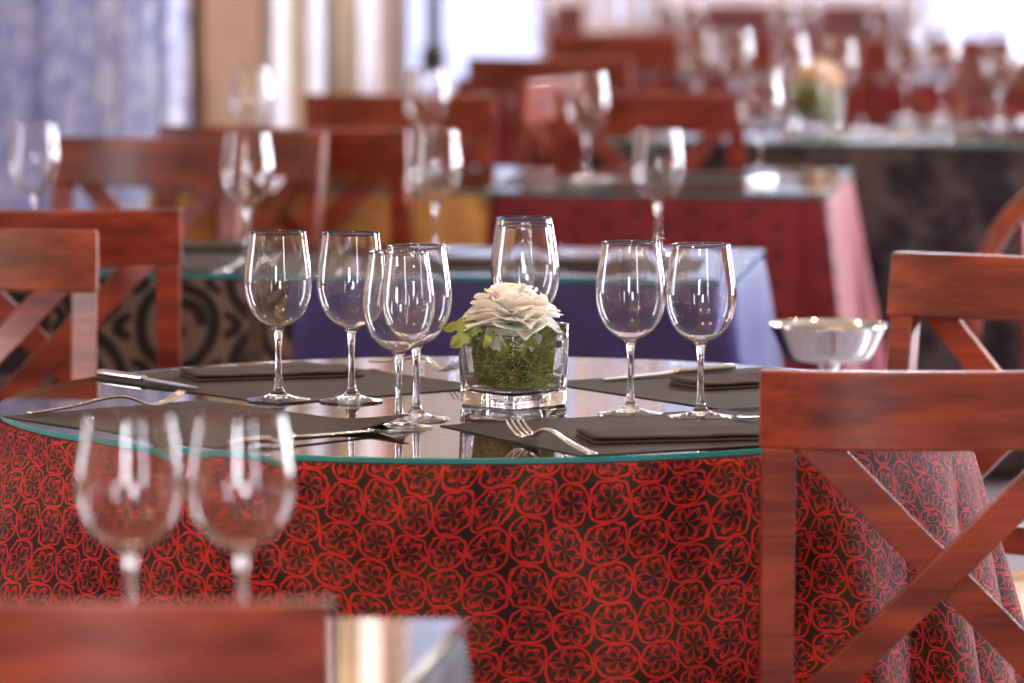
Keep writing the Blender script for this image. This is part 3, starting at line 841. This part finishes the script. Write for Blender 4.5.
def cat(pts, k=4):
    out = []
    for i in range(len(pts)-1):
        p0 = pts[max(i-1, 0)]; p1 = pts[i]; p2 = pts[i+1]; p3 = pts[min(i+2, len(pts)-1)]
        for j in range(k):
            u = j/k
            out.append(tuple(.5*((2*p1[c])+(-p0[c]+p2[c])*u+(2*p0[c]-5*p1[c]+4*p2[c]-p3[c])*u*u+(-p0[c]+3*p1[c]-3*p2[c]+p3[c])*u**3) for c in range(len(p1))))
    out.append(tuple(pts[-1])); return out
def ribbon(b, st, y0=0):         # st: (x, z, halfwidth, thickness)
    rings = []
    for x, z, w, t in st:
        rings.append([(x, y0-w, z), (x, y0-w*.6, z-t/2), (x, y0+w*.6, z-t/2), (x, y0+w, z), (x, y0+w*.6, z+t/2), (x, y0-w*.6, z+t/2)])
    b.sweep(rings)
def make_fork():
    t = empty('fork'); t['category'] = 'fork'
    b = MB(); ribbon(b, cat([(0, .0030, .0030, .002), (.003, .0028, .0052, .003), (.02, .0035, .0056, .003), (.06, .0075, .0043, .003), (.10, .0135, .0033, .0035), (.125, .0140, .0030, .0035), (.142, .0095, .0034, .003), (.150, .0068, .0052, .0022)]))
    b.build('handle', M['silver'], t, smooth=True, recalc=True)
    b = MB(); ribbon(b, cat([(.149, .0070, .0050, .0022), (.156, .0050, .0092, .0018), (.164, .0042, .0112, .0017), (.170, .0046, .0115, .0016)]))
    for k in range(4):
        y = (-1.5+k)*.0063
        ribbon(b, cat([(.168, .0045, .0021, .0016), (.180, .0070, .0018, .0015), (.192, .0115, .0015, .0014), (.203, .0175, .0009, .001)], 3), y)
    b.build('tines', M['silver'], t, smooth=True, recalc=True)
    return t
def make_knife():
    t = empty('table_knife'); t['category'] = 'knife'
    b = MB(); rings = []
    for x, w, h in cat([(0, .004, .0030), (.004, .0075, .0042), (.03, .0080, .0045), (.07, .0070, .0042), (.095, .0055, .0040), (.103, .0050, .0036)], 3):
        rings.append([(x, w*cos(2*PI*j/12), .0050+h*sin(2*PI*j/12)) for j in range(12)])
    b.sweep(rings); b.build('handle', M['silver'], t, smooth=True, recalc=True)
    b = MB(); ribbon(b, cat([(.101, .0050, .0042, .004), (.108, .0046, .0050, .003), (.125, .0040, .0092, .0016), (.18, .0032, .0095, .0013), (.215, .0028, .0075, .0011), (.228, .0026, .0025, .0008)], 3))
    b.build('blade', M['silver'], t, recalc=True)
    return t
fork = Maker(make_fork); knife = Maker(make_knife)
def lay(mk, a, c, lab, grp, z=ZM, back=0):
    a = Vector((a[0], a[1], z)); rz = math.atan2(c[1]-a[1], c[0]-a[0])
    return mk((a.x-back*cos(rz), a.y-back*sin(rz), z), rz, lab, grp)
gf = 'forks on the round table'; gk = 'knives on the round table'
A = lambda u, v: at(u, v, ZM)
lay(fork, A(28, 415.5), A(182, 407), 'silver fork at the near left of the round table, tines up', gf).scale = (1.03, 1, 1.2)
lay(fork, A(594, 457), A(503, 434), 'silver fork at the near right of the round table, in front of the vase', gf).scale = (1.12, 1.12, 1.25)
lay(fork, A(370, 364), A(454, 377), 'silver fork at the far left of the round table, dark tines beside the vase', gf, z=ZM+.001).scale = (1.1, 1.1, 1.3)
lay(knife, A(100, 375.5), A(213, 392), 'silver knife at the far left of the round table, above the near left fork', gk)
lay(knife, A(734, 370), A(570, 384), 'silver knife at the far right of the round table, behind the pair of glasses', gk)
lay(knife, A(225, 447), A(368, 433), 'silver knife at the near left placemat, behind the blurred glasses', gk)
lay(fork, A(738, 419), A(800, 428), 'silver fork beside the folded napkin, mostly behind the near right chair', gf)
gfb = 'cutlery on the tables behind'
def layb(mk, u, v, rz, lab): p = A(u, v); mk((p.x, p.y, ZM), rz, lab, gfb)
layb(fork, 214, 275, 1.1, 'blurred silver fork at the foot of the glass on the scroll patterned table')
layb(fork, 440, 254, -.3, 'blurred silver fork on the navy table behind the left glass')
layb(knife, 570, 184, .8, 'blurred silver knife at the left glass of the red dotted table')
layb(fork, 600, 174, -1.0, 'blurred silver fork right of the left glass on the red dotted table')
layb(knife, 742, 184, .9, 'blurred silver knife at the right glass of the red dotted table')
layb(fork, 775, 174, -1.0, 'blurred silver fork right of the right glass on the red dotted table')
layb(knife, 840, 133, -.1, 'blurred silver knife before the peach flower on the damask table')
layb(fork, 890, 132, .2, 'blurred silver fork right of the peach flower on the damask table')
layb(knife, 930, 130, .4, 'blurred silver knife at the right pair of glasses on the damask table')

# ------------------------------------------------------------------ vase, moss and flower
def sq(a):                       # rounded square outline
    c, s_ = abs(cos(a)), abs(sin(a)); return 1/((c**9+s_**9)**(1/9))
def make_vase():
    b = MB(); h = .0535
    b.lathe([(0, .0012), (.040, .001), (.0488, .0004), (.0502, .0018), (.0507, .006), (.0515, .04), (.0527, .08), (h, .1005), (h-.0008, .1018), (h-.0022, .1022), (h-.0040, .1018), (h-.0046, .1005),
             (h-.0056, .08), (h-.0070, .04), (h-.0090, .022), (h-.0150, .0165), (.020, .0150), (0, .0148)], 96, sq)
    o = b.build('square_vase', M['vase'], smooth=True)
    md = o.modifiers.new('es', 'EDGE_SPLIT'); md.split_angle = math.radians(50)
    o['category'] = 'vase'; return o
def make_moss():
    t = empty('moss_filling'); rnd = random.Random(3)
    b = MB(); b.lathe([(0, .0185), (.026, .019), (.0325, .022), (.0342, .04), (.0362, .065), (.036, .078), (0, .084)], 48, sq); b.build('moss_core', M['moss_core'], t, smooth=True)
    for nm, mt, num, seed in (('moss_strands', 'moss', 620, 1), ('pale_strands', 'moss_pale', 260, 2), ('brown_strands', 'moss_brown', 200, 3)):
        rnd = random.Random(seed); b = MB()
        for i in range(num):
            a = rnd.random()*2*PI; z = .019+rnd.random()*.064
            if seed == 3: z = .050+rnd.random()*.034
            R = .0350+.0055*min(1, (z-.015)/.05)
            L_ = .012+rnd.random()*.028; ang = rnd.uniform(-1.2, 1.2)+(PI if rnd.random() < .5 else 0); bend = rnd.uniform(-.9, .9); pts = []
            aa, zz = a, z
            for q in range(7):
                rr = min(R, .0345+.0062*max(0, zz-.018)/.065)*sq(aa)*.985+.0006*sin(q*2+i)
                pts.append((rr*cos(aa), rr*sin(aa), zz))
                aa += cos(ang)*L_/6/R; zz = min(.088, max(.0195, zz+sin(ang)*L_/6)); ang += bend/3
            b.tube(pts, [.0003, .0006, .0007, .0007, .0006, .0005, .0002], 4)
        b.build(nm, M[mt], t, smooth=True)
    t['category'] = 'moss'; t['kind'] = 'stuff'
    return t
def leaf(b, base, tip, w, droop=.01, nrm=(0, 0, 1), lobes=3):
    base = Vector(base); tip = Vector(tip); d = tip-base; side = d.cross(Vector(nrm)).normalized(); up = side.cross(d).normalized()
    def fn(u, v):
        s_ = u; tt = v*2-1
        ww = w*sin(PI*min(1, s_*.97+.03))**.7*(1+.38*abs(sin(lobes*PI*s_))-.2)
        return tuple(base+d*s_+side*(tt*ww)+up*(-abs(tt)*ww*.25+droop*4*s_*(1-s_)+.002*sin(tt*5+s_*9)))
    b.grid(fn, 19, 7)
def make_flower():
    t = empty('flower_head'); rnd = random.Random(11); t['category'] = 'flower'
    b = MB()
    def petal(az, t0, t1, L_, W_, r0, z0, cup, ruf):
        nu, nv = 9, 11; d = Vector((cos(az), sin(az), 0)); sd = Vector((-sin(az), cos(az), 0)); ph = rnd.random()*6
        p = d*r0+Vector((0, 0, z0)); pts = []; 
        for i in range(nu):
            s_ = i/(nu-1); tl = t0+(t1-t0)*s_
            if i: p = p+(d*sin(tl)+Vector((0, 0, cos(tl))))*(L_/(nu-1))
            nrm = (-d*cos(tl)+Vector((0, 0, sin(tl))))
            w = W_*sin(PI*(.13+.77*s_**1.15))**.7
            row = []
            for j in range(nv):
                tt = j/(nv-1)*2-1
                notch = .035*L_*sin(tt*5+ph)*s_**3-.14*L_*abs(tt)**2.5*s_**2
                q = p+sd*(tt*w)+nrm*(cup*tt*tt*w*1.0)+nrm*(ruf*sin(tt*4.5+ph+s_*2)*s_**1.5)+d*notch*sin(tl)+Vector((0, 0, notch*cos(tl)))
                row.append(tuple(q))
            pts += row
        b.add(pts, [(i*nv+j, i*nv+j+1, (i+1)*nv+j+1, (i+1)*nv+j) for i in range(nu-1) for j in range(nv-1)])
    #        n, tilt0, tilt1, length, width, r0, z0, cup, ruffle
    NL = 11
    for li in range(NL):
        f = li/(NL-1); n = 5 if li < 8 else 4
        for i in range(n):
            q = rnd.uniform
            petal(2*PI*(i+q(-.18, .18))/n+li*2.4, 1.42-1.25*f**1.3+q(-.10, .10), 1.95-1.55*f**1.1+q(-.16, .16), (.056-.026*f**1.3)*q(.9, 1.08), (.036-.018*f)*q(.85, 1.12),
                  .011-.008*f, .002+.022*f, .24+.3*f, .0036*q(.4, 1.3))
    for az in (-1.9, -1.45, -1.05): petal(az, 1.6, 2.75, .043, .020, .016, -.001, .2, .002)
    b.build('petals', M['petal'], t, smooth=True, solid=.0005)
    b = MB()
    for i in range(60):
        a = rnd.random()*6.28; r = rnd.random()*.010; b.tube([(r*.4*cos(a), r*.4*sin(a), .02), (r*cos(a), r*sin(a), .046+rnd.random()*.005)], [.0004, .0009], 5)
    b.build('stamens', M['stamen'], t)
    b = MB()
    for bs, tp, w, n_ in (((-.040, -.01, -.002), (-.076, -.022, -.024), .011, (.3, -.9, .5)), ((-.036, -.012, .0), (-.084, -.008, -.004), .011, (0, -.8, .7)),
                          ((-.045, -.005, .002), (-.068, .01, -.002), .008, (0, -.6, 1)), ((-.034, -.02, .0), (-.050, -.030, -.010), .008, (0, -1, 1)),
                          ((.030, -.022, -.008), (.050, -.026, -.002), .006, (0, -1, .5)), ((.01, -.034, -.012), (.034, -.040, -.022), .006, (0, -1, .4)),
                          ((-.02, -.034, -.006), (-.034, -.040, -.024), .006, (0, -1, .4)), ((0, -.035, -.014), (-.012, -.042, -.034), .007, (0, -1, .4)), ((.015, -.03, -.012), (.012, -.042, -.036), .006, (0, -1, .3))):
        leaf(b, bs, tp, w, nrm=n_)
    b.build('leaves', M['leaf'], t, smooth=True, solid=.0004)
    b = MB(); b.tube([(0, 0, .02), (0, 0, -.01)], [.004, .003], 8); b.build('stalk', M['leaf'], t, smooth=True)
    return t
VC = at(513.5, 404.5, ZT)
vase = Maker(make_vase); moss = Maker(make_moss); flower = Maker(make_flower)
vase((VC.x, VC.y, ZT), PI/4, 'square clear glass vase in the middle of the round table')
moss((VC.x, VC.y, ZT), PI/4, 'green moss and grass filling the square glass vase in the middle')
flower((VC.x-.003, VC.y-.002, ZT+.0985), .0, 'large white ruffled flower in the square glass vase')
p = pd(815, 13.1, ZT)
vase((p.x, p.y, ZT), PI/4, 'blurred square glass vase on the damask table')
moss((p.x, p.y, ZT), PI/4, 'green moss in the blurred vase on the damask table')
flower((p.x, p.y, ZT+.0985), .5, 'blurred peach flower on the damask table', swap={'white_petal': 'petal_peach'})

# ------------------------------------------------------------------ chrome bowl on a pedestal
p = pd(828, 8.3, .7); t = empty('pedestal_bowl', (p.x, p.y, 0))
b = MB(); b.lathe([(0, .683), (.045, .6835), (.057, .685), (.0625, .689), (.070, .702), (.080, .724), (.0865, .7370), (.0872, .7378), (.0868, .7386), (.0855, .7378), (.079, .725), (.0685, .7025), (.0605, .691), (.055, .688), (.045, .687), (0, .6865)], 64)
b.build('bowl', M['chrome'], t, smooth=True)
b = MB(); b.lathe([(.011, .01), (.010, .1), (.008, .4), (.010, .66), (.022, .686)], 20); b.build('pole', M['chrome'], t, smooth=True)
b = MB(); b.lathe([(0, 0), (.12, 0), (.125, .004), (.12, .009), (.05, .016), (.012, .022), (0, .022)], 40); b.build('base', M['chrome'], t, smooth=True)
tag(t, 'round polished metal bowl on a stand between the navy table and the right chairs', 'bowl')
